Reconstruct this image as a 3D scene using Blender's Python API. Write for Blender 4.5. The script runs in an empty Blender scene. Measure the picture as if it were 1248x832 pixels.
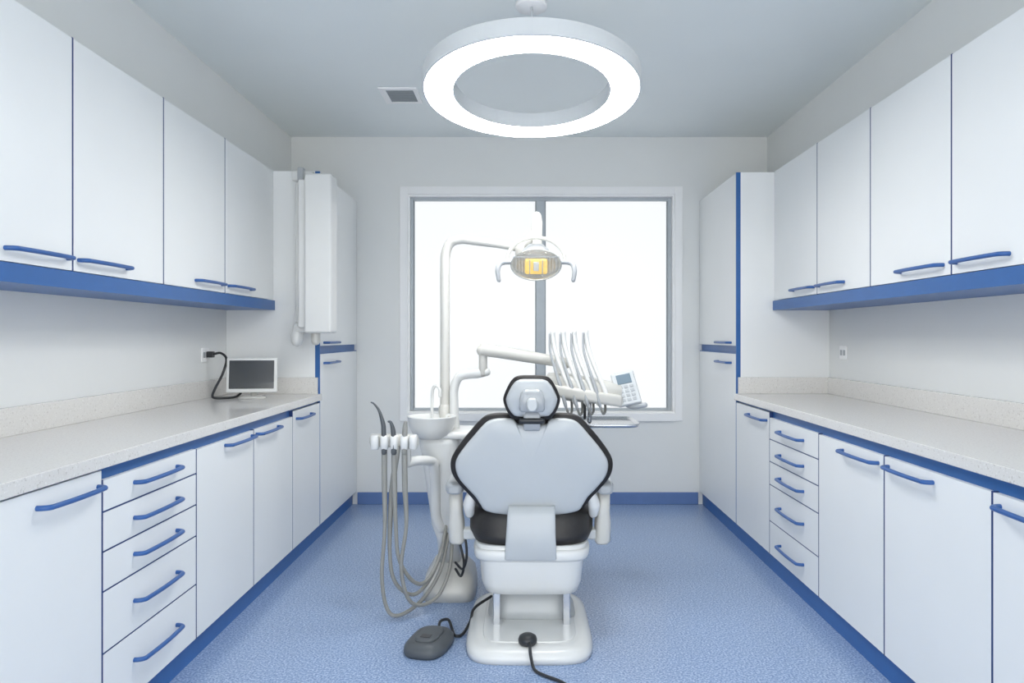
import bpy, bmesh, math
from mathutils import Vector, Matrix

scene = bpy.context.scene
scene.view_settings.view_transform = 'Standard'

# ------------------------------------------------------------------ materials
def mat(name, col, rough=0.5, metal=0.0, var=0.03, scale=8.0, bump=0.0, coat=0.0,
        emit=None, estr=0.0, alpha=1.0):
    m = bpy.data.materials.new(name)
    m.use_nodes = True
    nt = m.node_tree
    b = nt.nodes['Principled BSDF']
    tc = nt.nodes.new('ShaderNodeTexCoord')
    nz = nt.nodes.new('ShaderNodeTexNoise')
    nz.inputs['Scale'].default_value = scale
    nz.inputs['Detail'].default_value = 3
    nt.links.new(tc.outputs['Object'], nz.inputs['Vector'])
    cr = nt.nodes.new('ShaderNodeValToRGB')
    a = [max(0, c * (1 - var)) for c in col]
    c2 = [min(1, c * (1 + var)) for c in col]
    cr.color_ramp.elements[0].position = 0.3
    cr.color_ramp.elements[1].position = 0.7
    cr.color_ramp.elements[0].color = (*a, 1)
    cr.color_ramp.elements[1].color = (*c2, 1)
    nt.links.new(nz.outputs['Fac'], cr.inputs['Fac'])
    nt.links.new(cr.outputs['Color'], b.inputs['Base Color'])
    b.inputs['Roughness'].default_value = rough
    b.inputs['Metallic'].default_value = metal
    b.inputs['Coat Weight'].default_value = coat
    b.inputs['Alpha'].default_value = alpha
    if bump > 0:
        bp = nt.nodes.new('ShaderNodeBump')
        bp.inputs['Strength'].default_value = bump
        bp.inputs['Distance'].default_value = 0.002
        nt.links.new(nz.outputs['Fac'], bp.inputs['Height'])
        nt.links.new(bp.outputs['Normal'], b.inputs['Normal'])
    if emit:
        b.inputs['Emission Color'].default_value = (*emit, 1)
        b.inputs['Emission Strength'].default_value = estr
    return m

def speckle(name, base, dark, light, scale, rough, coat=0.0, lo=0.36, hi=0.64):
    m = mat(name, base, rough, coat=coat)
    nt = m.node_tree
    b = nt.nodes['Principled BSDF']
    tc = nt.nodes.new('ShaderNodeTexCoord')
    nz = nt.nodes.new('ShaderNodeTexNoise')
    nz.inputs['Scale'].default_value = scale
    nz.inputs['Detail'].default_value = 2
    nt.links.new(tc.outputs['Object'], nz.inputs['Vector'])
    cr = nt.nodes.new('ShaderNodeValToRGB')
    e = cr.color_ramp.elements
    e[0].position = lo - 0.06; e[0].color = (*dark, 1)
    e[1].position = lo + 0.02; e[1].color = (*base, 1)
    k = e.new(hi); k.color = (*base, 1)
    k = e.new(hi + 0.06); k.color = (*light, 1)
    nt.links.new(nz.outputs['Fac'], cr.inputs['Fac'])
    nt.links.new(cr.outputs['Color'], b.inputs['Base Color'])
    return m

M_wall = mat('wall_paint', (0.82, 0.83, 0.82), 0.75, var=0.01, scale=3, bump=0.05)
M_ceil = mat('ceiling_paint', (0.87, 0.91, 0.905), 0.7, var=0.01, scale=2)
M_floor = speckle('vinyl_floor', (0.265, 0.37, 0.58), (0.13, 0.21, 0.42), (0.48, 0.59, 0.76), 130, 0.30, coat=0.15, lo=0.43, hi=0.55)
M_kick = mat('vinyl_skirting', (0.03, 0.13, 0.38), 0.4, scale=20)
M_base = mat('vinyl_skirting_back', (0.12, 0.21, 0.44), 0.4, scale=20)
M_door = mat('white_laminate', (0.87, 0.88, 0.875), 0.35, var=0.008, scale=4)
M_blue = mat('blue_laminate', (0.022, 0.12, 0.36), 0.35, scale=15)
M_handle = mat('blue_handle', (0.03, 0.11, 0.34), 0.3, scale=30)
M_edge = mat('dark_blue_edge', (0.010, 0.040, 0.16), 0.45, scale=15)
M_quartz = speckle('quartz_counter', (0.77, 0.75, 0.72), (0.58, 0.555, 0.52), (0.88, 0.87, 0.84), 150, 0.2, coat=0.3)
M_frame = mat('window_aluminium', (0.44, 0.48, 0.51), 0.4, metal=0.2, scale=20)
M_trim = mat('window_trim_white', (0.94, 0.94, 0.94), 0.4, var=0.01)
M_white = mat('dental_white_plastic', (0.76, 0.765, 0.75), 0.28, var=0.01, coat=0.3)
M_cream = mat('dental_cream_plastic', (0.64, 0.63, 0.59), 0.35, var=0.015, coat=0.2)
M_grayp = mat('light_gray_plastic', (0.40, 0.42, 0.44), 0.3, var=0.02, coat=0.3)
M_shell = mat('chair_shell', (0.54, 0.565, 0.58), 0.33, var=0.012, coat=0.2)
M_black = mat('black_upholstery', (0.020, 0.018, 0.018), 0.42, var=0.15, scale=60, bump=0.2)
M_dark = mat('dark_plastic', (0.025, 0.027, 0.03), 0.35, scale=20)
M_pedal = mat('pedal_gray', (0.085, 0.095, 0.105), 0.45, scale=20)
M_hose = mat('hose_gray', (0.30, 0.30, 0.28), 0.5, scale=40)
M_steel = mat('steel', (0.55, 0.57, 0.60), 0.25, metal=0.9, scale=20)
M_screen = mat('screen_glass', (0.045, 0.05, 0.054), 0.2, coat=0.5, scale=5)
M_lcd = mat('lcd_display', (0.14, 0.20, 0.25), 0.3, scale=5)
M_vent = mat('vent_gray', (0.33, 0.36, 0.38), 0.5, scale=10)
M_yellow = mat('lamp_amber_filter', (0.80, 0.50, 0.08), 0.3, emit=(1.0, 0.68, 0.16), estr=0.4, var=0.25, scale=45)
M_reflect = mat('lamp_reflector', (0.60, 0.61, 0.57), 0.2, metal=0.7, scale=20)
M_cover = mat('lamp_clear_cover', (0.92, 0.94, 0.95), 0.05, var=0.0, alpha=0.12)
M_ringlight = mat('led_diffuser', (0.9, 0.92, 0.95), 0.5, emit=(1.0, 1.0, 0.985), estr=28.0, var=0.0)
M_pendant = mat('pendant_body', (0.68, 0.70, 0.71), 0.4, var=0.01)
M_glasspane = mat('frosted_pane', (0.12, 0.12, 0.12), 0.3, emit=(0.95, 0.975, 0.985), estr=0.92, var=0.01, scale=2)

# ------------------------------------------------------------------ helpers
def group(name, loc=(0, 0, 0)):
    e = bpy.data.objects.new(name, None)
    e.empty_display_size = 0.1
    e.location = loc
    scene.collection.objects.link(e)
    return e

def finish(name, bm, m, parent=None, smooth=False, bevel=0.0, seg=3):
    bmesh.ops.recalc_face_normals(bm, faces=bm.faces)
    me = bpy.data.meshes.new(name)
    bm.to_mesh(me); bm.free()
    o = bpy.data.objects.new(name, me)
    scene.collection.objects.link(o)
    me.materials.append(m)
    if bevel > 0:
        md = o.modifiers.new('bevel', 'BEVEL')
        md.width = bevel; md.segments = seg; md.limit_method = 'ANGLE'
        md.angle_limit = math.radians(40)
    if smooth or bevel > 0:
        for p in me.polygons: p.use_smooth = True
        if bevel > 0:
            md.harden_normals = True
    if parent:
        o.parent = parent
        o.matrix_parent_inverse = Matrix.Translation(-Vector(parent.location))
    return o

def addbox(bm, x0, x1, y0, y1, z0, z1):
    x0, x1 = min(x0, x1), max(x0, x1)
    y0, y1 = min(y0, y1), max(y0, y1)
    v = [bm.verts.new(p) for p in [(x0,y0,z0),(x1,y0,z0),(x1,y1,z0),(x0,y1,z0),(x0,y0,z1),(x1,y0,z1),(x1,y1,z1),(x0,y1,z1)]]
    for f in [(0,3,2,1),(4,5,6,7),(0,1,5,4),(1,2,6,5),(2,3,7,6),(3,0,4,7)]:
        bm.faces.new([v[i] for i in f])

def box(name, x0, x1, y0, y1, z0, z1, m, parent=None, bevel=0.0, seg=3):
    bm = bmesh.new()
    addbox(bm, x0, x1, y0, y1, z0, z1)
    return finish(name, bm, m, parent, bevel=bevel, seg=seg)

def boxes(name, lst, m, parent=None, bevel=0.0):
    bm = bmesh.new()
    for b in lst: addbox(bm, *b)
    return finish(name, bm, m, parent, bevel=bevel)

def catmull(pts, n=8, closed=False):
    P = [Vector(p) for p in pts]
    out = []
    N = len(P)
    rng = N if closed else N - 1
    for i in range(rng):
        if closed:
            p0, p1, p2, p3 = P[(i-1) % N], P[i], P[(i+1) % N], P[(i+2) % N]
        else:
            p1, p2 = P[i], P[i+1]
            p0 = P[i-1] if i > 0 else p1 * 2 - p2
            p3 = P[i+2] if i + 2 < N else p2 * 2 - p1
        for k in range(n):
            t = k / n
            out.append(0.5 * ((2*p1) + (p2-p0)*t + (2*p0-5*p1+4*p2-p3)*t*t + (3*p1-p0-3*p2+p3)*t*t*t))
    if not closed: out.append(P[-1])
    return out

def tube(name, pts, r, m, parent=None, n=12, sub=8, smooth=True):
    rs = r if isinstance(r, (list, tuple)) else [r] * len(pts)
    if smooth:
        C = catmull(pts, sub)
        R = []
        for i in range(len(C)):
            t = i / sub; k = min(int(t), len(rs) - 2); f = t - k
            R.append(rs[k] * (1-f) + rs[k+1] * f)
    else:
        C = [Vector(p) for p in pts]; R = list(rs)
    bm = bmesh.new()
    T0 = (C[1] - C[0]).normalized()
    up = Vector((0, 0, 1)) if abs(T0.z) < 0.9 else Vector((0, 1, 0))
    N = (up - T0 * up.dot(T0)).normalized()
    rings = []
    for i, c in enumerate(C):
        T = (C[min(i+1, len(C)-1)] - C[max(i-1, 0)]).normalized()
        N = (N - T * N.dot(T)).normalized()
        B = T.cross(N)
        rings.append([bm.verts.new(c + (N*math.cos(2*math.pi*j/n) + B*math.sin(2*math.pi*j/n)) * R[i]) for j in range(n)])
    for a, b in zip(rings, rings[1:]):
        for j in range(n):
            bm.faces.new([a[j], a[(j+1) % n], b[(j+1) % n], b[j]])
    for ring, c, d, rr in ((rings[0], C[0], -T0, R[0]), (rings[-1], C[-1], (C[-1]-C[-2]).normalized(), R[-1])):
        r2 = [bm.verts.new(c + (v.co - c) * 0.7 + d * rr * 0.6) for v in ring]
        for j in range(n):
            bm.faces.new([ring[j], ring[(j+1) % n], r2[(j+1) % n], r2[j]])
        cv = bm.verts.new(c + d * rr * 0.85)
        for j in range(n):
            bm.faces.new([r2[j], r2[(j+1) % n], cv])
    return finish(name, bm, m, parent, smooth=True)

def loft(name, secs, m, parent=None, n=40, smooth=True, axis='Z'):
    bm = bmesh.new()
    rings = []
    for (c, u, v, hu, hv, e) in secs:
        ring = []
        for j in range(n):
            a = 2 * math.pi * (j + 0.5) / n
            ca, sa = math.cos(a), math.sin(a)
            x = u + hu * math.copysign(abs(ca) ** (2 / e), ca)
            y = v + hv * math.copysign(abs(sa) ** (2 / e), sa)
            co = (x, y, c) if axis == 'Z' else ((x, c, y) if axis == 'Y' else (c, x, y))
            ring.append(bm.verts.new(co))
        rings.append(ring)
    for a, b in zip(rings, rings[1:]):
        for j in range(n):
            bm.faces.new([a[j], a[(j+1) % n], b[(j+1) % n], b[j]])
    bm.faces.new(rings[0]); bm.faces.new(rings[-1])
    o = finish(name, bm, m, parent, smooth=False)
    if smooth:
        for p in o.data.polygons:
            p.use_smooth = len(p.vertices) == 4
    return o

def lathe(name, prof, c, m, parent=None, n=40, M=None):
    bm = bmesh.new()
    rings = []
    for (r, z) in prof:
        rings.append([bm.verts.new((max(r, 1e-4)*math.cos(2*math.pi*j/n), max(r, 1e-4)*math.sin(2*math.pi*j/n), z)) for j in range(n)])
    for a, b in zip(rings, rings[1:]):
        for j in range(n):
            bm.faces.new([a[j], a[(j+1) % n], b[(j+1) % n], b[j]])
    bm.faces.new(rings[0]); bm.faces.new(rings[-1])
    if M is not None: bmesh.ops.transform(bm, matrix=M, verts=bm.verts)
    bmesh.ops.translate(bm, vec=Vector(c), verts=bm.verts)
    return finish(name, bm, m, parent, smooth=True)

def shell(name, half, rings, cx, y0, zc, k, m, parent=None, sub=6, wide=1.0):
    pts = [(d*wide, z, 0) for d, z in half] + [(-d*wide, z, 0) for d, z in reversed(half) if d > 1e-5]
    C = catmull(pts, sub, closed=True)
    cz = sum(p.y for p in C) / len(C)
    bm = bmesh.new()
    R = []
    for s, w in rings:
        ring = []
        for p in C:
            x = p.x * s; z = cz + (p.y - cz) * s
            ring.append(bm.verts.new((cx + x, y0 - w - (z - zc) * k, z)))
        R.append(ring)
    n = len(C)
    for a, b in zip(R, R[1:]):
        for j in range(n):
            bm.faces.new([a[j], a[(j+1) % n], b[(j+1) % n], b[j]])
    for r in (R[0], R[-1]): bm.faces.new(r)
    return finish(name, bm, m, parent, smooth=True)

# ------------------------------------------------------------------ room
XL, XR, YB, YN, ZC = -1.83, 1.877, 5.39, -1.5, 2.74
SL, SR = -1.746, 1.807           # wall line above the cabinets (bulkhead)
box('floor', XL-0.2, XR+0.2, YN, YB+0.2, -0.1, 0, M_floor)
box('ceiling', XL-0.2, XR+0.2, YN, YB+0.2, ZC, ZC+0.1, M_ceil)
boxes('wall_left', [(XL-0.15, XL, YN, YB, 0, ZC), (XL, SL, YN, YB, 2.27, ZC)], M_wall)
boxes('wall_right', [(XR, XR+0.15, YN, YB, 0, ZC), (SR, XR, YN, YB, 2.27, ZC)], M_wall)
wx0, wx1, wz0, wz1 = -0.876, 1.115, 0.68, 2.31
boxes('wall_back', [(XL-0.15, wx0, YB, YB+0.2, 0, ZC), (wx1, XR+0.15, YB, YB+0.2, 0, ZC),
                    (wx0, wx1, YB, YB+0.2, 0, wz0), (wx0, wx1, YB, YB+0.2, wz1, ZC)], M_wall)
box('baseboard_back', -1.25, 1.29, YB-0.012, YB, 0, 0.09, M_base, bevel=0.004)

# window
win = group('window_1', (0.12, YB, 1.5))
t = 0.058
boxes('trim_surround', [(wx0-t, wx0, YB-0.014, YB, wz0-t, wz1+t), (wx1, wx1+t, YB-0.014, YB, wz0-t, wz1+t),
                (wx0, wx1, YB-0.014, YB, wz1, wz1+t), (wx0, wx1, YB-0.03, YB, wz0-t, wz0)], M_trim, win, bevel=0.003)
boxes('reveal', [(wx0, wx0+0.012, YB, YB+0.13, wz0, wz1), (wx1-0.012, wx1, YB, YB+0.13, wz0, wz1),
                (wx0+0.012, wx1-0.012, YB, YB+0.13, wz1-0.012, wz1), (wx0+0.012, wx1-0.012, YB, YB+0.13, wz0, wz0+0.012)], M_trim, win)
fy0, fy1 = YB+0.05, YB+0.10
a0, a1, b0, b1 = wx0+0.012, wx1-0.012, wz0+0.012, wz1-0.012
boxes('frame', [(a0, a0+0.022, fy0, fy1, b0, b1), (a1-0.028, a1, fy0, fy1, b0, b1),
                (a0+0.022, a1-0.028, fy0, fy1, b1-0.026, b1), (a0+0.022, a1-0.028, fy0, fy1, b0, b0+0.020),
                (0.082, 0.150, fy0-0.01, fy1, b0+0.020, b1-0.026)], M_frame, win, bevel=0.003)
boxes('frame_bead', [(a0+0.022, a0+0.029, fy0+0.015, fy1, b0+0.02, b1-0.026), (a1-0.035, a1-0.028, fy0+0.015, fy1, b0+0.02, b1-0.026),
                 (0.076, 0.082, fy0+0.015, fy1, b0+0.02, b1-0.026), (0.150, 0.156, fy0+0.015, fy1, b0+0.02, b1-0.026)], M_vent, win)
box('frosted_pane_1', a0+0.02, 0.11, fy0+0.03, fy0+0.036, b0+0.01, b1-0.01, M_glasspane, win)
box('frosted_pane_2', 0.13, a1-0.02, fy0+0.03, fy0+0.036, b0+0.01, b1-0.01, M_glasspane, win)

# ------------------------------------------------------------------ cabinets
def handle(parent, X, s, ya, yb, z, name='handle'):
    o = 0.032
    pts = [(X, ya, z), (X+s*0.012, ya+0.001, z), (X+s*o*0.85, ya+0.010, z), (X+s*o, ya+0.03, z), (X+s*(o+0.004), (ya+yb)/2, z),
           (X+s*o, yb-0.03, z), (X+s*o*0.85, yb-0.010, z), (X+s*0.012, yb-0.001, z), (X, yb, z)]
    tube(name, pts, 0.0075, M_handle, parent, n=10, sub=5)

GE = 0.009
def cabinet(kind, XW, XF, s, y0, y1, z0, z1, fronts, handles, ft=0.012, band=None, frame=None, edge=None, near_edge=True):
    g = group(kind, ((XW+XF)/2, (y0+y1)/2, z0))
    dt = 0.018
    Xd = XF - s*dt
    Xc = Xd - s*ft
    yn = y0 + (GE if near_edge else 0.001)
    box('carcass', XW + s*0.001, Xc, y0, y1, z0, z1, M_door, g)
    box('edge_frame', Xc, Xd, y0, y1, z0, z1, frame or M_blue, g)
    zt = max(f[1] for f in fronts)
    strips = []
    if near_edge:                       # coloured edge banding between neighbouring fronts
        strips.append((Xd, XF - s*0.0012, y0, yn-0.0003, z0, zt))
    for i, (za, zb) in enumerate(fronts):
        if zb < zt - 0.01:
            strips.append((Xd, XF - s*0.002, yn+0.001, y1-0.001, zb-0.0026, zb+0.0026))
    if strips: boxes('edge_banding', strips, edge or M_edge, g)
    for i, (za, zb) in enumerate(fronts):
        box('front_%d' % (i+1), Xd, XF, yn, y1-0.0008, za+0.0028, zb-0.0028, M_door, g, bevel=0.0012, seg=1)
    for i, (ya, yb, z) in enumerate(handles):
        handle(g, XF, s, ya, yb, z, 'handle_%d' % (i+1))
    if band:
        box('blue_band', XW + s*0.001, XF + s*0.004, y0, y1, band[0], band[1], M_blue, g)
    return g

BL, BR = -1.256, 1.30
ZB, ZT, ZS = 0.095, 0.86, 0.820
def base(kind, side, y0, y1, fronts, handles):
    if side < 0: cabinet(kind, XL, BL, 1, y0, y1, ZB, ZT, fronts, handles)
    else: cabinet(kind, XR, BR, -1, y0, y1, ZB, ZT, fronts, handles)
door = [(ZB, ZS)]
base('base_cabinet', -1, 0.94, 1.54, [(ZB, ZT-0.004)], [(1.2, 1.48, 0.80)])
base('base_cabinet', -1, 1.54, 2.142, [(ZB, ZT-0.004)], [(1.857, 2.122, 0.808)])
dl = [0.824, 0.727, 0.608, 0.489, 0.304, ZB]
base('drawer_cabinet', -1, 2.142, 2.756, [(dl[i+1], dl[i]) for i in range(5)], [(2.32, 2.60, z) for z in (0.782, 0.668, 0.552, 0.402, 0.212)])
base('base_cabinet', -1, 2.756, 3.339, door, [(3.02, 3.31, 0.795)])
base('base_cabinet', -1, 3.339, 3.90, door, [(3.37, 3.66, 0.795)])
base('base_cabinet', -1, 3.90, 4.415, [(ZB, ZT-0.012)], [(3.96, 4.22, 0.80)])
base('base_cabinet', 1, 0.80, 1.40, door, [(1.1, 1.37, 0.785)])
base('base_cabinet', 1, 1.40, 2.007, door, [(1.70, 1.975, 0.785)])
base('base_cabinet', 1, 2.007, 2.612, door, [(2.30, 2.58, 0.785)])
base('base_cabinet', 1, 2.612, 3.196, door, [(2.655, 2.95, 0.785)])
dr = [0.822, 0.705, 0.587, 0.465, 0.272, ZB]
base('drawer_cabinet', 1, 3.196, 3.839, [(dr[i+1], dr[i]) for i in range(5)], [(3.37, 3.67, z) for z in (0.765, 0.645, 0.527, 0.375, 0.185)])
base('base_cabinet', 1, 3.839, 4.445, [(ZB, ZT-0.012)], [(3.88, 4.18, 0.80)])
box('baseboard_left', XL+0.01, BL-0.03, 0.8, YB-0.01, 0, ZB-0.001, M_kick)
box('baseboard_right', BR+0.022, XR-0.01, 0.8, YB-0.01, 0, ZB-0.001, M_kick)

for nm, XW, XF, s, yn, yf in (('countertop', XL, BL, 1, 0.9, 4.42), ('countertop', XR, BR, -1, 0.76, 4.45)):
    g = group(nm, ((XW+XF)/2, 2.6, 0.86))
    box('slab', XW+s*0.001, XF+s*0.012, yn, yf-0.001, ZT, 0.90, M_quartz, g, bevel=0.003)
    box('upstand', XW+s*0.001, XW+s*0.02, yn, yf-0.02, 0.90, 1.0, M_quartz, g, bevel=0.002)
    box('end_upstand', XW+s*0.001, XF-s*0.01, yf-0.019, yf-0.001, 0.90, 1.0, M_quartz, g, bevel=0.002)

UL, UR = -1.535, 1.53
def upper(side, y0, y1, hs):
    XW, XF, s = (XL, UL, 1) if side < 0 else (XR, UR, -1)
    cabinet('wall_cabinet', XW, XF, s, y0, y1, 1.47, 2.265, [(1.47, 2.265)], [(a, b, 1.512) for a, b in hs], frame=M_edge,
            band=(1.412, 1.47))
ys = [1.22, 1.835, 2.447, 3.063, 3.69, 4.316]
hl = [(1.27, 1.55), (2.13, 2.42), (2.48, 2.78), (3.36, 3.65), (3.73, 4.03)]
for i in range(5): upper(-1, ys[i], ys[i+1], [hl[i]])
ys = [1.37, 1.98, 2.589, 3.198, 3.782, 4.37]
hr = [(1.66, 1.95), (2.28, 2.56), (2.64, 2.94), (3.46, 3.75), (3.82, 4.11)]
for i in range(5): upper(1, ys[i], ys[i+1], [hr[i]])
for XW, XF, s, ya, yb in ((XL, UL, 1, 4.316, 4.42), (XR, UR, -1, 4.37, 4.45)):
    g = group('cabinet_filler_strip', ((XW+XF)/2, ya, 1.41))
    box('filler', XW+s*0.001, XF-s*0.006, ya+0.004, yb-0.001, 1.47, 2.265, M_door, g)
    box('blue_band', XW+s*0.001, XF+s*0.004, ya, yb-0.001, 1.412, 1.47, M_blue, g)

cabinet('tall_cabinet', XL, BL, 1, 4.42, YB-0.005, ZB, 2.262, [(1.19, 2.262), (ZB, 1.145)], [(4.50, 4.80, 1.212), (4.50, 4.80, 1.085)], ft=0.012, edge=M_blue)
cabinet('tall_cabinet', XR, BR, -1, 4.45, YB-0.005, ZB, 2.262, [(1.19, 2.262), (ZB, 1.145)], [(4.55, 4.85, 1.212), (4.55, 4.85, 1.085)], ft=0.010, edge=M_blue)

# ------------------------------------------------------------------ ceiling vent
v = group('ceiling_vent', (-0.765, 4.44, ZC))
vx0, vx1, vy0, vy1 = -0.88, -0.65, 4.31, 4.59
boxes('frame', [(vx0, vx1, vy0, vy0+0.03, ZC-0.012, ZC), (vx0, vx1, vy1-0.03, vy1, ZC-0.012, ZC),
               (vx0, vx0+0.04, vy0+0.03, vy1-0.03, ZC-0.012, ZC), (vx1-0.025, vx1, vy0+0.03, vy1-0.03, ZC-0.012, ZC)], M_trim, v, bevel=0.002)
box('back_plate', vx0+0.02, vx1-0.02, vy0+0.02, vy1-0.02, ZC-0.003, ZC-0.001, M_dark, v)
boxes('slats', [(vx0+0.04, vx1-0.025, vy0+0.036+i*0.024, vy0+0.050+i*0.024, ZC-0.010, ZC-0.004) for i in range(9)], M_vent, v)

# ------------------------------------------------------------------ ring pendant light
RC = Vector((0.028, 3.08, 2.284)); TILT = -math.radians(7.7)
rl = group('ring_pendant_light', RC)
Mt = Matrix.Rotation(TILT, 4, 'X')
def ringpart(name, prof, m):
    bm = bmesh.new(); n = 96; R = []
    for j in range(n):
        a = 2*math.pi*j/n
        R.append([bm.verts.new(RC + Mt @ Vector((r*math.cos(a), r*math.sin(a), z))) for r, z in prof])
    k = len(prof)
    for j in range(n):
        for i in range(k):
            bm.faces.new([R[j][i], R[j][(i+1) % k], R[(j+1) % n][(i+1) % k], R[(j+1) % n][i]])
    return finish(name, bm, m, rl, smooth=False)
ringpart('housing', [(0.330, 0.0), (0.336, 0.0), (0.336, 0.012), (0.455, 0.012), (0.455, 0.0), (0.463, 0.0), (0.466, 0.003), (0.466, 0.066), (0.462, 0.07), (0.333, 0.07), (0.330, 0.067)], M_pendant)
ringpart('led_diffuser', [(0.337, 0.001), (0.454, 0.001), (0.454, 0.010), (0.337, 0.010)], M_ringlight)
near = RC + Mt @ Vector((0, -0.40, 0.066))
lathe('ceiling_canopy', [(0.0, 0.0), (0.07, 0.0), (0.072, -0.02), (0.068, -0.028), (0.0, -0.03)], (0.028, 3.22, ZC), M_trim, rl)
tube('stem', [near, (0.028, 3.0, 2.58), (0.028, 3.22, ZC-0.02)], 0.005, M_pendant, rl, sub=2)

# ------------------------------------------------------------------ dental chair
ch = group('dental_chair', (0.027, 3.1, 0))
CX = 0.027
loft('base_plate', [(0.0, CX-0.01, 3.08, 0.255, 0.335, 5), (0.02, CX-0.01, 3.08, 0.256, 0.336, 5), (0.04, CX-0.01, 3.085, 0.25, 0.33, 5),
                    (0.05, CX-0.01, 3.09, 0.235, 0.315, 5), (0.053, CX-0.01, 3.10, 0.215, 0.30, 5)], M_white, ch)
loft('base_inset', [(0.052, CX-0.01, 3.10, 0.19, 0.28, 6), (0.058, CX-0.01, 3.10, 0.187, 0.277, 6)], M_white, ch)
loft('lift_column', [(0.055, CX, 3.20, 0.19, 0.16, 5), (0.09, CX, 3.20, 0.165, 0.14, 5), (0.20, CX, 3.20, 0.15, 0.13, 5)], M_shell, ch)
boxes('lift_links', [(CX-0.16, CX-0.13, 2.99, 3.1, 0.05, 0.22), (CX+0.13, CX+0.16, 2.99, 3.1, 0.05, 0.22)], M_steel, ch, bevel=0.004)
loft('seat_housing', [(0.185, CX, 3.23, 0.19, 0.25, 6), (0.19, CX, 3.23, 0.20, 0.26, 6), (0.23, CX, 3.22, 0.212, 0.275, 6), (0.33, CX, 3.22, 0.222, 0.28, 6), (0.36, CX, 3.24, 0.232, 0.30, 6),
                      (0.388, CX, 3.25, 0.24, 0.31, 6), (0.396, CX, 3.25, 0.236, 0.305, 6)], M_white, ch)
loft('housing_lip', [(0.335, CX, 3.20, 0.238, 0.27, 6), (0.345, CX, 3.20, 0.243, 0.275, 6), (0.372, CX, 3.20, 0.245, 0.277, 6), (0.38, CX, 3.20, 0.24, 0.27, 6)], M_white, ch)
loft('seat_cushion', [(0.385, CX, 3.26, 0.22, 0.29, 4), (0.395, CX, 3.26, 0.250, 0.31, 4), (0.43, CX, 3.27, 0.268, 0.32, 4), (0.49, CX, 3.28, 0.270, 0.31, 4), (0.525, CX, 3.28, 0.25, 0.30, 4), (0.54, CX, 3.28, 0.20, 0.26, 4)], M_black, ch)
loft('leg_rest_shell', [(3.5, CX, 0.42, 0.22, 0.03, 4), (3.9, CX, 0.41, 0.20, 0.03, 4), (4.25, CX, 0.40, 0.16, 0.025, 4), (4.32, CX, 0.40, 0.10, 0.015, 4)], M_white, ch, axis='Y')
loft('leg_rest_cushion', [(3.52, CX, 0.475, 0.24, 0.03, 4), (3.9, CX, 0.465, 0.215, 0.03, 4), (4.25, CX, 0.45, 0.17, 0.028, 4), (4.34, CX, 0.445, 0.12, 0.018, 4)], M_black, ch, axis='Y')
half = [(0.0, 0.935), (0.073, 0.935), (0.125, 0.938), (0.178, 0.930), (0.212, 0.905), (0.240, 0.872), (0.272, 0.833), (0.308, 0.782), (0.326, 0.742),
        (0.326, 0.700), (0.310, 0.660), (0.276, 0.617), (0.244, 0.580), (0.222, 0.550), (0.200, 0.530), (0.10, 0.525), (0.0, 0.525)]
shell('back_cushion', half, [(0.80, -0.115), (0.93, -0.105), (0.985, -0.08), (1.0, -0.05), (1.0, -0.015), (0.985, 0.0)], CX, 2.96, 0.72, 0.2, M_black, ch, wide=1.02)
half2 = [(0.0, 0.898), (0.055, 0.898), (0.075, 0.918), (0.125, 0.921), (0.170, 0.912), (0.200, 0.887), (0.228, 0.854), (0.259, 0.817), (0.292, 0.772), (0.307, 0.739),
         (0.307, 0.703), (0.293, 0.667), (0.261, 0.626), (0.229, 0.590), (0.210, 0.558), (0.185, 0.528), (0.10, 0.512), (0.0, 0.51)]
shell('back_shell', half2, [(0.985, -0.012), (1.0, 0.0), (1.0, 0.012), (0.985, 0.022), (0.95, 0.029), (0.85, 0.036), (0.6, 0.043), (0.3, 0.046), (0.05, 0.047)], CX, 2.96, 0.72, 0.2, M_shell, ch, wide=1.01)
loft('back_hinge_cover', [(0.345, CX-0.005, 2.935, 0.103, 0.018, 6), (0.35, CX-0.005, 2.935, 0.106, 0.022, 6), (0.44, CX-0.004, 2.937, 0.101, 0.024, 6), (0.52, CX-0.002, 2.945, 0.098, 0.024, 6), (0.56, CX, 2.955, 0.095, 0.022, 6)], M_shell, ch)
hh = [(0.0, 1.096), (0.045, 1.095), (0.072, 1.085), (0.092, 1.058), (0.110, 1.018), (0.113, 0.995), (0.103, 0.962), (0.085, 0.932), (0.065, 0.920), (0.0, 0.917)]
shell('headrest_cushion', hh, [(0.75, -0.09), (0.92, -0.08), (0.99, -0.05), (1.0, -0.02), (1.0, 0.0), (0.98, 0.01)], CX-0.001, 2.87, 1.0, 0.12, M_black, ch)
h3 = [(0.0, 1.083), (0.042, 1.082), (0.065, 1.072), (0.083, 1.048), (0.099, 1.013), (0.101, 0.995), (0.092, 0.966), (0.075, 0.942), (0.058, 0.934), (0.0, 0.930)]
shell('headrest_shell', h3, [(0.99, 0.0), (1.0, 0.010), (0.97, 0.02), (0.8, 0.030), (0.4, 0.036), (0.05, 0.037)], CX-0.001, 2.87, 1.0, 0.12, M_shell, ch)
loft('headrest_bracket', [(0.955, CX, 2.835, 0.042, 0.018, 5), (0.965, CX, 2.83, 0.05, 0.022, 5), (1.0, CX, 2.83, 0.05, 0.024, 4), (1.03, CX, 2.832, 0.044, 0.022, 3), (1.045, CX, 2.836, 0.03, 0.016, 2.5)], M_grayp, ch)
loft('headrest_knob', [(2.785, CX, 0.985, 0.016, 0.020, 2.5), (2.79, CX, 0.985, 0.020, 0.026, 2.5), (2.815, CX, 0.985, 0.024, 0.030, 2.5)], M_shell, ch, axis='Y')
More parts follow.
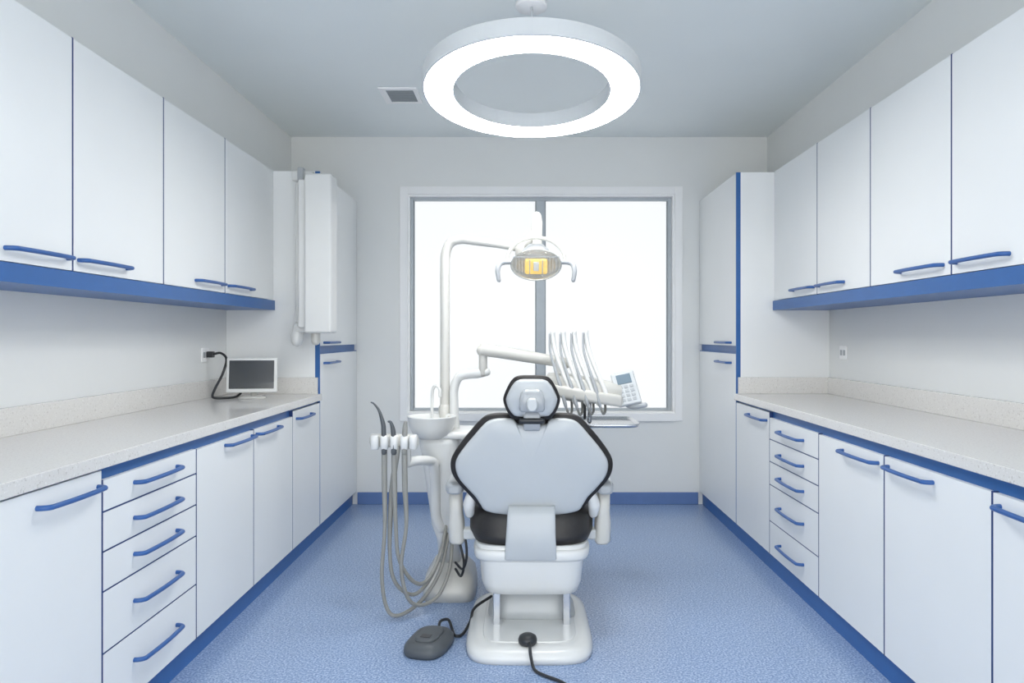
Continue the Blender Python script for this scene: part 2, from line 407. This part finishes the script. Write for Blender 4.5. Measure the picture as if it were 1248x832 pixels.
loft('headrest_post', [(0.875, CX, 2.885, 0.03, 0.014, 4), (0.885, CX, 2.875, 0.034, 0.016, 4), (0.97, CX, 2.855, 0.034, 0.016, 4)], M_grayp, ch)
loft('headrest_clamp', [(0.905, CX, 2.862, 0.05, 0.014, 5), (0.915, CX, 2.860, 0.052, 0.016, 5), (0.928, CX, 2.858, 0.05, 0.014, 5)], M_dark, ch)
for s, nm in ((-1, 'left'), (1, 'right')):
    ax = CX - 0.008 + s * 0.314
    loft('armrest_pad_' + nm, [(2.985, ax, 0.615, 0.018, 0.012, 3), (2.995, ax, 0.617, 0.032, 0.022, 3), (3.03, ax, 0.618, 0.038, 0.026, 3.5), (3.25, ax, 0.622, 0.036, 0.026, 3.5), (3.38, ax, 0.618, 0.032, 0.024, 3), (3.40, ax, 0.615, 0.018, 0.012, 3)], M_grayp, ch, axis='Y')
    loft('armrest_support_' + nm, [(0.37, ax-s*0.005, 3.10, 0.026, 0.045, 3), (0.38, ax-s*0.003, 3.10, 0.034, 0.05, 3), (0.46, ax, 3.10, 0.034, 0.05, 3), (0.50, ax, 3.09, 0.028, 0.045, 3), (0.60, ax, 3.08, 0.028, 0.045, 3)], M_cream, ch)
    box('armrest_bracket_' + nm, min(CX+s*0.2, ax), max(CX+s*0.2, ax), 3.07, 3.13, 0.385, 0.43, M_shell, ch, bevel=0.01)
    tube('back_side_link_' + nm, [(CX+s*0.225, 3.03, 0.66), (CX+s*0.250, 3.02, 0.59), (CX+s*0.262, 3.03, 0.545), (CX+s*0.262, 3.06, 0.50)], [0.012, 0.022, 0.026, 0.02], M_white, ch)

# ------------------------------------------------------------------ cuspidor unit
cu = group('cuspidor_unit', (-0.41, 3.52, 0))
loft('floor_base', [(0.0, -0.365, 3.56, 0.125, 0.17, 5), (0.05, -0.365, 3.56, 0.125, 0.17, 5), (0.10, -0.365, 3.57, 0.115, 0.15, 5), (0.14, -0.37, 3.58, 0.085, 0.11, 5), (0.155, -0.375, 3.58, 0.07, 0.09, 4)], M_cream, cu)
loft('column', [(0.14, -0.37, 3.58, 0.055, 0.08, 4), (0.27, -0.375, 3.56, 0.055, 0.085, 4), (0.34, -0.385, 3.55, 0.068, 0.10, 4), (0.50, -0.395, 3.54, 0.078, 0.11, 4), (0.66, -0.405, 3.53, 0.088, 0.12, 4), (0.74, -0.41, 3.53, 0.10, 0.125, 4), (0.765, -0.41, 3.53, 0.10, 0.125, 4)], M_white, cu)
loft('column_cap', [(0.765, -0.37, 3.54, 0.15, 0.13, 4), (0.77, -0.37, 3.54, 0.155, 0.135, 4), (0.79, -0.37, 3.54, 0.155, 0.135, 4), (0.80, -0.37, 3.54, 0.14, 0.12, 4)], M_white, cu)
lathe('bowl', [(0.0, 0.0), (0.06, 0.0), (0.09, 0.02), (0.108, 0.06), (0.115, 0.10), (0.118, 0.105), (0.114, 0.108), (0.106, 0.10), (0.098, 0.06), (0.07, 0.03), (0.0, 0.02)], (-0.445, 3.45, 0.765), M_white, cu)
tube('water_spout', [(-0.455, 3.53, 0.79), (-0.455, 3.53, 0.92), (-0.452, 3.525, 0.985), (-0.435, 3.51, 1.012), (-0.415, 3.50, 0.995), (-0.412, 3.50, 0.96)], 0.0075, M_white, cu)
tube('cup_filler', [(-0.36, 3.45, 0.79), (-0.36, 3.45, 0.85), (-0.36, 3.43, 0.87)], 0.008, M_cream, cu)
tube('side_pipe', [(-0.435, 3.36, 0.67), (-0.425, 3.38, 0.63), (-0.425, 3.42, 0.52), (-0.425, 3.44, 0.40), (-0.40, 3.46, 0.33)], 0.024, M_white, cu)

# ------------------------------------------------------------------ operating light
ol = group('dental_operating_light', (-0.396, 3.55, 0.8))
PX, PY = -0.396, 3.57
tube('post', [(PX, PY, 0.80), (PX, PY, 1.1), (PX, PY, 1.4), (PX, PY, 1.58), (PX+0.004, PY, 1.66), (PX+0.028, PY-0.003, 1.712), (PX+0.08, PY-0.008, 1.728), (PX+0.16, PY-0.02, 1.718), (PX+0.28, PY-0.03, 1.700), (-0.02, PY-0.05, 1.678)],
     [0.025, 0.024, 0.024, 0.024, 0.024, 0.023, 0.022, 0.021, 0.019, 0.018], M_cream, ol, n=16)
tube('post_collar', [(PX, PY, 0.80), (PX, PY, 0.90)], 0.032, M_cream, ol, n=16, sub=2)
tube('arm_joint', [(-0.025, 3.52, 1.65), (-0.025, 3.52, 1.705)], 0.024, M_cream, ol, n=16, sub=2)
tube('lamp_yoke', [(-0.02, 3.52, 1.69), (0.02, 3.52, 1.72), (0.05, 3.52, 1.75), (0.058, 3.52, 1.80), (0.056, 3.52, 1.84)], [0.014, 0.02, 0.026, 0.027, 0.022], M_cream, ol, n=14)
tube('lamp_stem', [(0.065, 3.51, 1.80), (0.06, 3.50, 1.72), (0.052, 3.49, 1.65)], [0.02, 0.022, 0.03], M_cream, ol, n=14)
LC = Vector((0.052, 3.44, 1.595))
loft('lamp_body', [(1.615, LC.x, 3.49, 0.085, 0.035, 2.5), (1.64, LC.x, 3.49, 0.082, 0.04, 2.5), (1.672, LC.x, 3.49, 0.06, 0.04, 2.5), (1.695, LC.x, 3.49, 0.035, 0.028, 2.5)], M_grayp, ol)
Mr = Matrix.Rotation(math.radians(112), 4, 'X')   # bowl axis (+Z) turned to face the patient's head
Ms = Mr @ Matrix.Diagonal((1, 0.64, 1, 1))
lathe('reflector_bowl', [(0.0, -0.055), (0.05, -0.05), (0.09, -0.03), (0.115, 0.0), (0.122, 0.018), (0.118, 0.018), (0.108, 0.0), (0.085, -0.022), (0.045, -0.04), (0.0, -0.045)], LC, M_reflect, ol, M=Ms)
lathe('clear_cover', [(0.119, 0.018), (0.115, 0.03), (0.09, 0.045), (0.05, 0.053), (0.0, 0.055)], LC, M_cover, ol, M=Ms)
def obox(name, hx, hy, hz, M, m, parent, bevel=0.004):
    o = box(name, -hx, hx, -hy, hy, -hz, hz, m, None, bevel=bevel)
    o.data.transform(M)
    o.parent = parent; o.matrix_parent_inverse = Matrix.Translation(-Vector(parent.location))
    return o
TL = Matrix.Translation(LC) @ Mr
obox('amber_filter', 0.054, 0.038, 0.012, TL @ Matrix.Translation((0, -0.008, 0.010)), M_yellow, ol, 0.010)
obox('bulb_shield', 0.013, 0.022, 0.006, TL @ Matrix.Translation((0, -0.004, 0.026)), M_cream, ol)
for i, dx in enumerate((-0.030, 0.030)):
    obox('filter_frame_%d' % (i+1), 0.002, 0.036, 0.004, TL @ Matrix.Translation((dx, -0.008, 0.024)), M_grayp, ol, 0.001)
obox('reflector_rib', 0.110, 0.003, 0.004, TL @ Matrix.Translation((0, 0.038, 0.010)), M_grayp, ol, 0.002)
for i, x in enumerate((-0.095, -0.08, -0.066, 0.066, 0.08, 0.095)):
    obox('reflector_fin_%d' % (i+1), 0.0018, 0.055 - abs(x)*0.25, 0.004, TL @ Matrix.Translation((x, 0, 0.004)), M_grayp, ol, 0.001)
arc = []
for i in range(13):
    a = math.pi * i / 12
    arc.append((LC.x - 0.138 * math.cos(a), 3.455, 1.615 + 0.108 * math.sin(a)))
tube('halo_bracket', arc, 0.009, M_cream, ol, sub=4)
for s, nm in ((-1, 'left'), (1, 'right')):
    tube('handle_' + nm, [(LC.x+s*0.112, 3.45, 1.605), (LC.x+s*0.155, 3.44, 1.603), (LC.x+s*0.175, 3.43, 1.59), (LC.x+s*0.182, 3.42, 1.56), (LC.x+s*0.176, 3.42, 1.515)], [0.010, 0.012, 0.0125, 0.012, 0.010], M_grayp, ol)

# ------------------------------------------------------------------ delivery arm with instruments
da = group('instrument_delivery_arm', (-0.3, 3.5, 0.8))
tube('lower_arm', [(-0.345, 3.55, 0.80), (-0.35, 3.55, 0.92), (-0.348, 3.55, 1.00), (-0.325, 3.545, 1.05), (-0.285, 3.54, 1.066), (-0.235, 3.53, 1.072), (-0.185, 3.52, 1.078)], [0.024, 0.022, 0.022, 0.022, 0.024, 0.026, 0.02], M_white, da, n=14)
tube('elbow_joint', [(-0.205, 3.52, 1.07), (-0.205, 3.52, 1.20)], 0.021, M_cream, da, n=14, sub=2)
tube('upper_arm', [(-0.215, 3.51, 1.182), (-0.17, 3.51, 1.182), (0.0, 3.505, 1.155), (0.14, 3.50, 1.132), (0.21, 3.50, 1.12)], [0.026, 0.031, 0.029, 0.026, 0.024], M_cream, da, n=14)
tube('head_pivot', [(0.16, 3.50, 1.13), (0.18, 3.50, 1.04)], 0.03, M_white, da, n=14, sub=2)
loft('delivery_head', [(0.10, 3.50, 1.035, 0.05, 0.02, 3), (0.115, 3.49, 1.03, 0.09, 0.045, 4), (0.20, 3.48, 1.01, 0.12, 0.065, 4), (0.34, 3.48, 0.99, 0.12, 0.06, 4), (0.45, 3.48, 0.975, 0.11, 0.05, 4), (0.465, 3.48, 0.97, 0.08, 0.03, 3)], M_cream, da, axis='X')
loft('instrument_rest', [(0.12, 3.37, 1.00, 0.015, 0.02, 3), (0.13, 3.365, 1.0, 0.03, 0.028, 4), (0.44, 3.365, 0.95, 0.03, 0.028, 4), (0.455, 3.37, 0.948, 0.015, 0.02, 3)], M_cream, da, axis='X')
for i, (x, zt) in enumerate(((0.130, 1.272), (0.180, 1.272), (0.232, 1.275), (0.288, 1.277))):
    y = 3.42
    tube('whip_arm_%d' % (i+1), [(x, y, zt), (x+0.001, y, zt-0.03), (x+0.012, y-0.01, zt-0.09), (x+0.042, y-0.04, zt-0.18), (x+0.075, y-0.06, zt-0.26), (x+0.098, y-0.07, zt-0.32), (x+0.112, y-0.075, zt-0.345)],
         [0.0125, 0.013, 0.0115, 0.010, 0.0115, 0.011, 0.006], M_white, da, n=12)
    tube('handpiece_%d' % (i+1), [(x-0.014, y-0.012, zt-0.01), (x-0.012, y-0.016, zt-0.09), (x+0.008, y-0.045, zt-0.17), (x+0.036, y-0.07, zt-0.26), (x+0.054, y-0.08, zt-0.33), (x+0.062, y-0.08, zt-0.36)],
         [0.005, 0.006, 0.0065, 0.010, 0.009, 0.005], M_grayp, da, n=10)
    tube('handpiece_hose_%d' % (i+1), [(x+0.062, y-0.08, zt-0.355), (x+0.075, y-0.07, zt-0.385), (x+0.09, y-0.02, zt-0.37), (x+0.09, y+0.02, zt-0.31)], 0.006, M_hose, da, n=10)
Mk = Matrix.Translation((0.475, 3.40, 1.005)) @ Matrix.Rotation(math.radians(-12), 4, 'Y') @ Matrix.Rotation(math.radians(-28), 4, 'X')
obox('keypad', 0.055, 0.012, 0.085, Mk, M_shell, da, 0.008)
obox('keypad_display', 0.034, 0.002, 0.024, Mk @ Matrix.Translation((0.0, -0.0125, 0.045)), M_lcd, da, 0.001)
for r in range(4):
    for c in range(3):
        obox('key', 0.009, 0.002, 0.007, Mk @ Matrix.Translation((-0.025+c*0.026, -0.0125, 0.005-r*0.022)), M_grayp, da, 0.001)
tube('grab_handle', [(0.45, 3.42, 0.945), (0.50, 3.38, 0.925), (0.56, 3.36, 0.932)], [0.010, 0.015, 0.012], M_grayp, da)
tube('tray_post', [(0.31, 3.48, 0.95), (0.31, 3.48, 0.84)], 0.011, M_steel, da, sub=2)
tube('tray_post_sleeve', [(0.285, 3.45, 0.94), (0.285, 3.45, 0.86)], 0.007, M_dark, da, sub=2)
loft('tray', [(0.822, 0.40, 3.53, 0.12, 0.15, 7), (0.826, 0.40, 3.53, 0.135, 0.165, 7), (0.842, 0.40, 3.53, 0.142, 0.172, 7), (0.842, 0.40, 3.53, 0.135, 0.165, 7), (0.830, 0.40, 3.53, 0.128, 0.158, 7)], M_steel, da)

# ------------------------------------------------------------------ suction / assistant holder
sh = group('suction_hose_holder', (-0.57, 3.2, 0.78))
tube('support_arm', [(-0.53, 3.22, 0.685), (-0.49, 3.26, 0.69), (-0.44, 3.34, 0.675), (-0.42, 3.44, 0.64)], 0.022, M_white, sh, n=14)
tube('support_riser', [(-0.525, 3.22, 0.68), (-0.525, 3.21, 0.76)], 0.018, M_white, sh, sub=2)
loft('holder_bar', [(-0.69, 3.21, 0.79, 0.012, 0.015, 3), (-0.682, 3.21, 0.79, 0.026, 0.028, 4), (-0.485, 3.21, 0.785, 0.03, 0.03, 4), (-0.475, 3.21, 0.785, 0.014, 0.016, 3)], M_cream, sh, axis='X')
for i, x in enumerate((-0.66, -0.618, -0.575, -0.53, -0.492)):
    loft('holder_clip_%d' % (i+1), [(0.755, x, 3.175, 0.014, 0.018, 3), (0.76, x, 3.175, 0.017, 0.022, 3), (0.81, x, 3.175, 0.018, 0.023, 3), (0.818, x, 3.175, 0.014, 0.018, 3)], M_white, sh, n=20)
tube('scaler_tip', [(-0.618, 3.165, 0.74), (-0.62, 3.165, 0.83), (-0.623, 3.165, 0.87), (-0.64, 3.165, 0.925), (-0.662, 3.165, 0.955), (-0.675, 3.165, 0.962)], [0.012, 0.011, 0.010, 0.006, 0.004, 0.003], M_pedal, sh)
tube('suction_tip', [(-0.575, 3.165, 0.74), (-0.578, 3.165, 0.83), (-0.588, 3.165, 0.872), (-0.60, 3.165, 0.878)], [0.013, 0.011, 0.007, 0.004], M_pedal, sh)
tube('syringe_tip', [(-0.53, 3.165, 0.74), (-0.527, 3.165, 0.84), (-0.524, 3.165, 0.875)], [0.012, 0.012, 0.008], M_hose, sh)
hz = [
 [(-0.618, 3.17, 0.76), (-0.618, 3.17, 0.62), (-0.616, 3.17, 0.41), (-0.629, 3.17, 0.195), (-0.607, 3.18, 0.05), (-0.556, 3.20, 0.016), (-0.473, 3.28, 0.05), (-0.40, 3.36, 0.15), (-0.37, 3.44, 0.28), (-0.37, 3.50, 0.33)],
 [(-0.575, 3.17, 0.76), (-0.574, 3.17, 0.60), (-0.568, 3.17, 0.42), (-0.555, 3.18, 0.27), (-0.50, 3.22, 0.16), (-0.45, 3.28, 0.14), (-0.40, 3.36, 0.22), (-0.38, 3.44, 0.33), (-0.38, 3.50, 0.38)],
 [(-0.56, 3.175, 0.76), (-0.588, 3.185, 0.56), (-0.598, 3.19, 0.30), (-0.575, 3.2, 0.16), (-0.50, 3.25, 0.09), (-0.43, 3.32, 0.15), (-0.39, 3.42, 0.27), (-0.385, 3.50, 0.33)],
 [(-0.53, 3.17, 0.76), (-0.528, 3.17, 0.60), (-0.522, 3.17, 0.42), (-0.545, 3.175, 0.24), (-0.52, 3.19, 0.10), (-0.47, 3.24, 0.045), (-0.40, 3.32, 0.06), (-0.355, 3.38, 0.16), (-0.35, 3.46, 0.28), (-0.36, 3.52, 0.34)]]
for i, p in enumerate(hz):
    tube('hose_%d' % (i+1), p, [0.0125, 0.0125] + [0.0085]*(len(p)-2), M_hose, sh, n=10)
tube('hose_5', [(-0.34, 3.46, 0.36), (-0.31, 3.38, 0.30), (-0.285, 3.36, 0.20), (-0.30, 3.38, 0.13), (-0.33, 3.42, 0.15)], 0.006, M_dark, sh)
tube('hose_6', [(-0.33, 3.46, 0.40), (-0.285, 3.36, 0.34), (-0.27, 3.34, 0.24), (-0.29, 3.36, 0.17), (-0.33, 3.42, 0.18)], 0.006, M_dark, sh)

# ------------------------------------------------------------------ foot pedal
fp = group('foot_pedal', (-0.385, 2.93, 0))
Mp = Matrix.Translation((-0.385, 2.905, 0)) @ Matrix.Rotation(math.radians(-14), 4, 'Z')
def pedal(name, secs, m):
    o = loft(name, [(z, 0, 0, hx, hy, e) for z, hx, hy, e in secs], m, None)
    o.data.transform(Mp)
    o.parent = fp; o.matrix_parent_inverse = Matrix.Translation(-Vector(fp.location))
pedal('body', [(0.0, 0.08, 0.115, 3), (0.012, 0.086, 0.122, 3), (0.03, 0.084, 0.12, 3), (0.046, 0.07, 0.105, 3), (0.052, 0.055, 0.09, 3)], M_pedal)
pedal('tread', [(0.050, 0.05, 0.08, 3), (0.058, 0.047, 0.075, 3), (0.060, 0.04, 0.068, 3)], M_pedal)
o = box('label', -0.02, 0.02, -0.05, -0.02, 0.059, 0.0615, M_dark, None)
o.data.transform(Mp); o.parent = fp; o.matrix_parent_inverse = Matrix.Translation(-Vector(fp.location))
tube('cable', [(-0.36, 3.0, 0.03), (-0.36, 3.07, 0.04), (-0.33, 3.10, 0.035), (-0.31, 3.06, 0.012), (-0.29, 3.0, 0.008), (-0.26, 3.02, 0.008), (-0.235, 3.1, 0.03), (-0.22, 3.14, 0.07), (-0.15, 3.2, 0.10)], 0.006, M_dark, fp)

fs = group('foot_switch', (0.01, 2.81, 0.05))
lathe('knob', [(0.0, 0.0), (0.030, 0.0), (0.036, 0.008), (0.037, 0.018), (0.033, 0.03), (0.02, 0.038), (0.0, 0.04)], (0.01, 2.815, 0.053), M_dark, fs)
tube('cable', [(0.015, 2.79, 0.07), (0.018, 2.755, 0.066), (0.022, 2.725, 0.04), (0.035, 2.69, 0.010), (0.07, 2.65, 0.007), (0.13, 2.60, 0.007), (0.2, 2.5, 0.007), (0.24, 2.36, 0.007)], 0.006, M_dark, fs)

# ------------------------------------------------------------------ x-ray arm on the left tall cabinet
xr = group('dental_xray_arm', (-1.24, 4.3, 1.3))
box('wall_bracket', -1.39, -1.26, 4.29, 4.42, 2.18, 2.235, M_white, xr, bevel=0.008)
box('bracket_cap', -1.345, -1.31, 4.26, 4.31, 2.17, 2.25, M_grayp, xr, bevel=0.006)
box('arm_housing', -1.285, -1.125, 4.19, 4.33, 1.27, 2.20, M_white, xr, bevel=0.015)
box('arm_side_cover', -1.33, -1.27, 4.22, 4.34, 1.30, 2.17, M_white, xr, bevel=0.012)
tube('side_post', [(-1.355, 4.31, 2.16), (-1.355, 4.31, 1.32)], 0.016, M_white, xr, n=14, sub=2)
tube('post_foot', [(-1.355, 4.29, 1.32), (-1.355, 4.29, 1.26), (-1.355, 4.29, 1.22)], [0.02, 0.036, 0.034], M_white, xr, n=16, sub=3)
tube('pivot', [(-1.235, 4.26, 1.28), (-1.235, 4.26, 1.22)], 0.026, M_cream, xr, n=16, sub=2)
box('link', -1.36, -1.23, 4.26, 4.31, 1.275, 1.315, M_white, xr, bevel=0.01)

# ------------------------------------------------------------------ monitor
mo = group('computer_monitor', (-1.55, 4.12, 0.9))
Mm = Matrix.Translation((-1.55, 4.10, 1.03)) @ Matrix.Rotation(math.radians(8), 4, 'Z') @ Matrix.Rotation(math.radians(-6), 4, 'X')
obox('casing', 0.138, 0.012, 0.098, Mm, M_white, mo, 0.006)
obox('rear_housing', 0.10, 0.018, 0.07, Mm @ Matrix.Translation((0, 0.026, 0)), M_cream, mo, 0.01)
obox('screen', 0.122, 0.002, 0.080, Mm @ Matrix.Translation((0, -0.0125, 0.004)), M_screen, mo, 0.001)
tube('neck', [(-1.55, 4.12, 0.96), (-1.55, 4.125, 0.91)], 0.018, M_cream, mo, sub=2)
loft('foot', [(0.900, -1.55, 4.10, 0.075, 0.055, 2.5), (0.908, -1.55, 4.10, 0.072, 0.052, 2.5), (0.914, -1.55, 4.105, 0.05, 0.035, 2.5)], M_cream, mo)

def outlet(X, s, y, z):
    g = group('power_outlet', (X, y, z))
    box('plate', X, X+s*0.008, y-0.045, y+0.045, z-0.04, z+0.04, M_trim, g, bevel=0.002)
    for dy in (-0.02, 0.02):
        box('socket', X+s*0.008, X+s*0.0095, y+dy-0.013, y+dy+0.013, z-0.016, z+0.016, M_grayp, g)
    return g
pc = outlet(XL, 1, 4.12, 1.145)
outlet(XR, -1, 4.25, 1.155)
box('plug', XL+0.0095, XL+0.045, 4.12, 4.155, 1.13, 1.165, M_dark, pc, bevel=0.004)
tube('power_cord', [(XL+0.045, 4.137, 1.15), (XL+0.09, 4.13, 1.155), (XL+0.13, 4.11, 1.12), (XL+0.125, 4.07, 1.04), (XL+0.10, 4.03, 0.96), (XL+0.10, 4.0, 0.915), (XL+0.15, 4.02, 0.908), (XL+0.19, 4.12, 0.912), (XL+0.22, 4.16, 0.97)], 0.007, M_dark, pc)

# ------------------------------------------------------------------ lighting
w = bpy.data.worlds.new('World'); scene.world = w
w.use_nodes = True
bg = w.node_tree.nodes['Background']
bg.inputs[0].default_value = (0.985, 1.0, 1.0, 1)
bg.inputs[1].default_value = 3.35

cam = bpy.data.cameras.new('camera')
co = bpy.data.objects.new('camera', cam)
scene.collection.objects.link(co)
co.location = (0, 0, 1.25)
co.rotation_euler = (math.radians(90), 0, 0)
cam.sensor_width = 36
cam.lens = 880 / 1248 * 36
cam.shift_x = -16 / 1248
cam.shift_y = -6 / 1248
cam.clip_start = 0.05
scene.camera = co
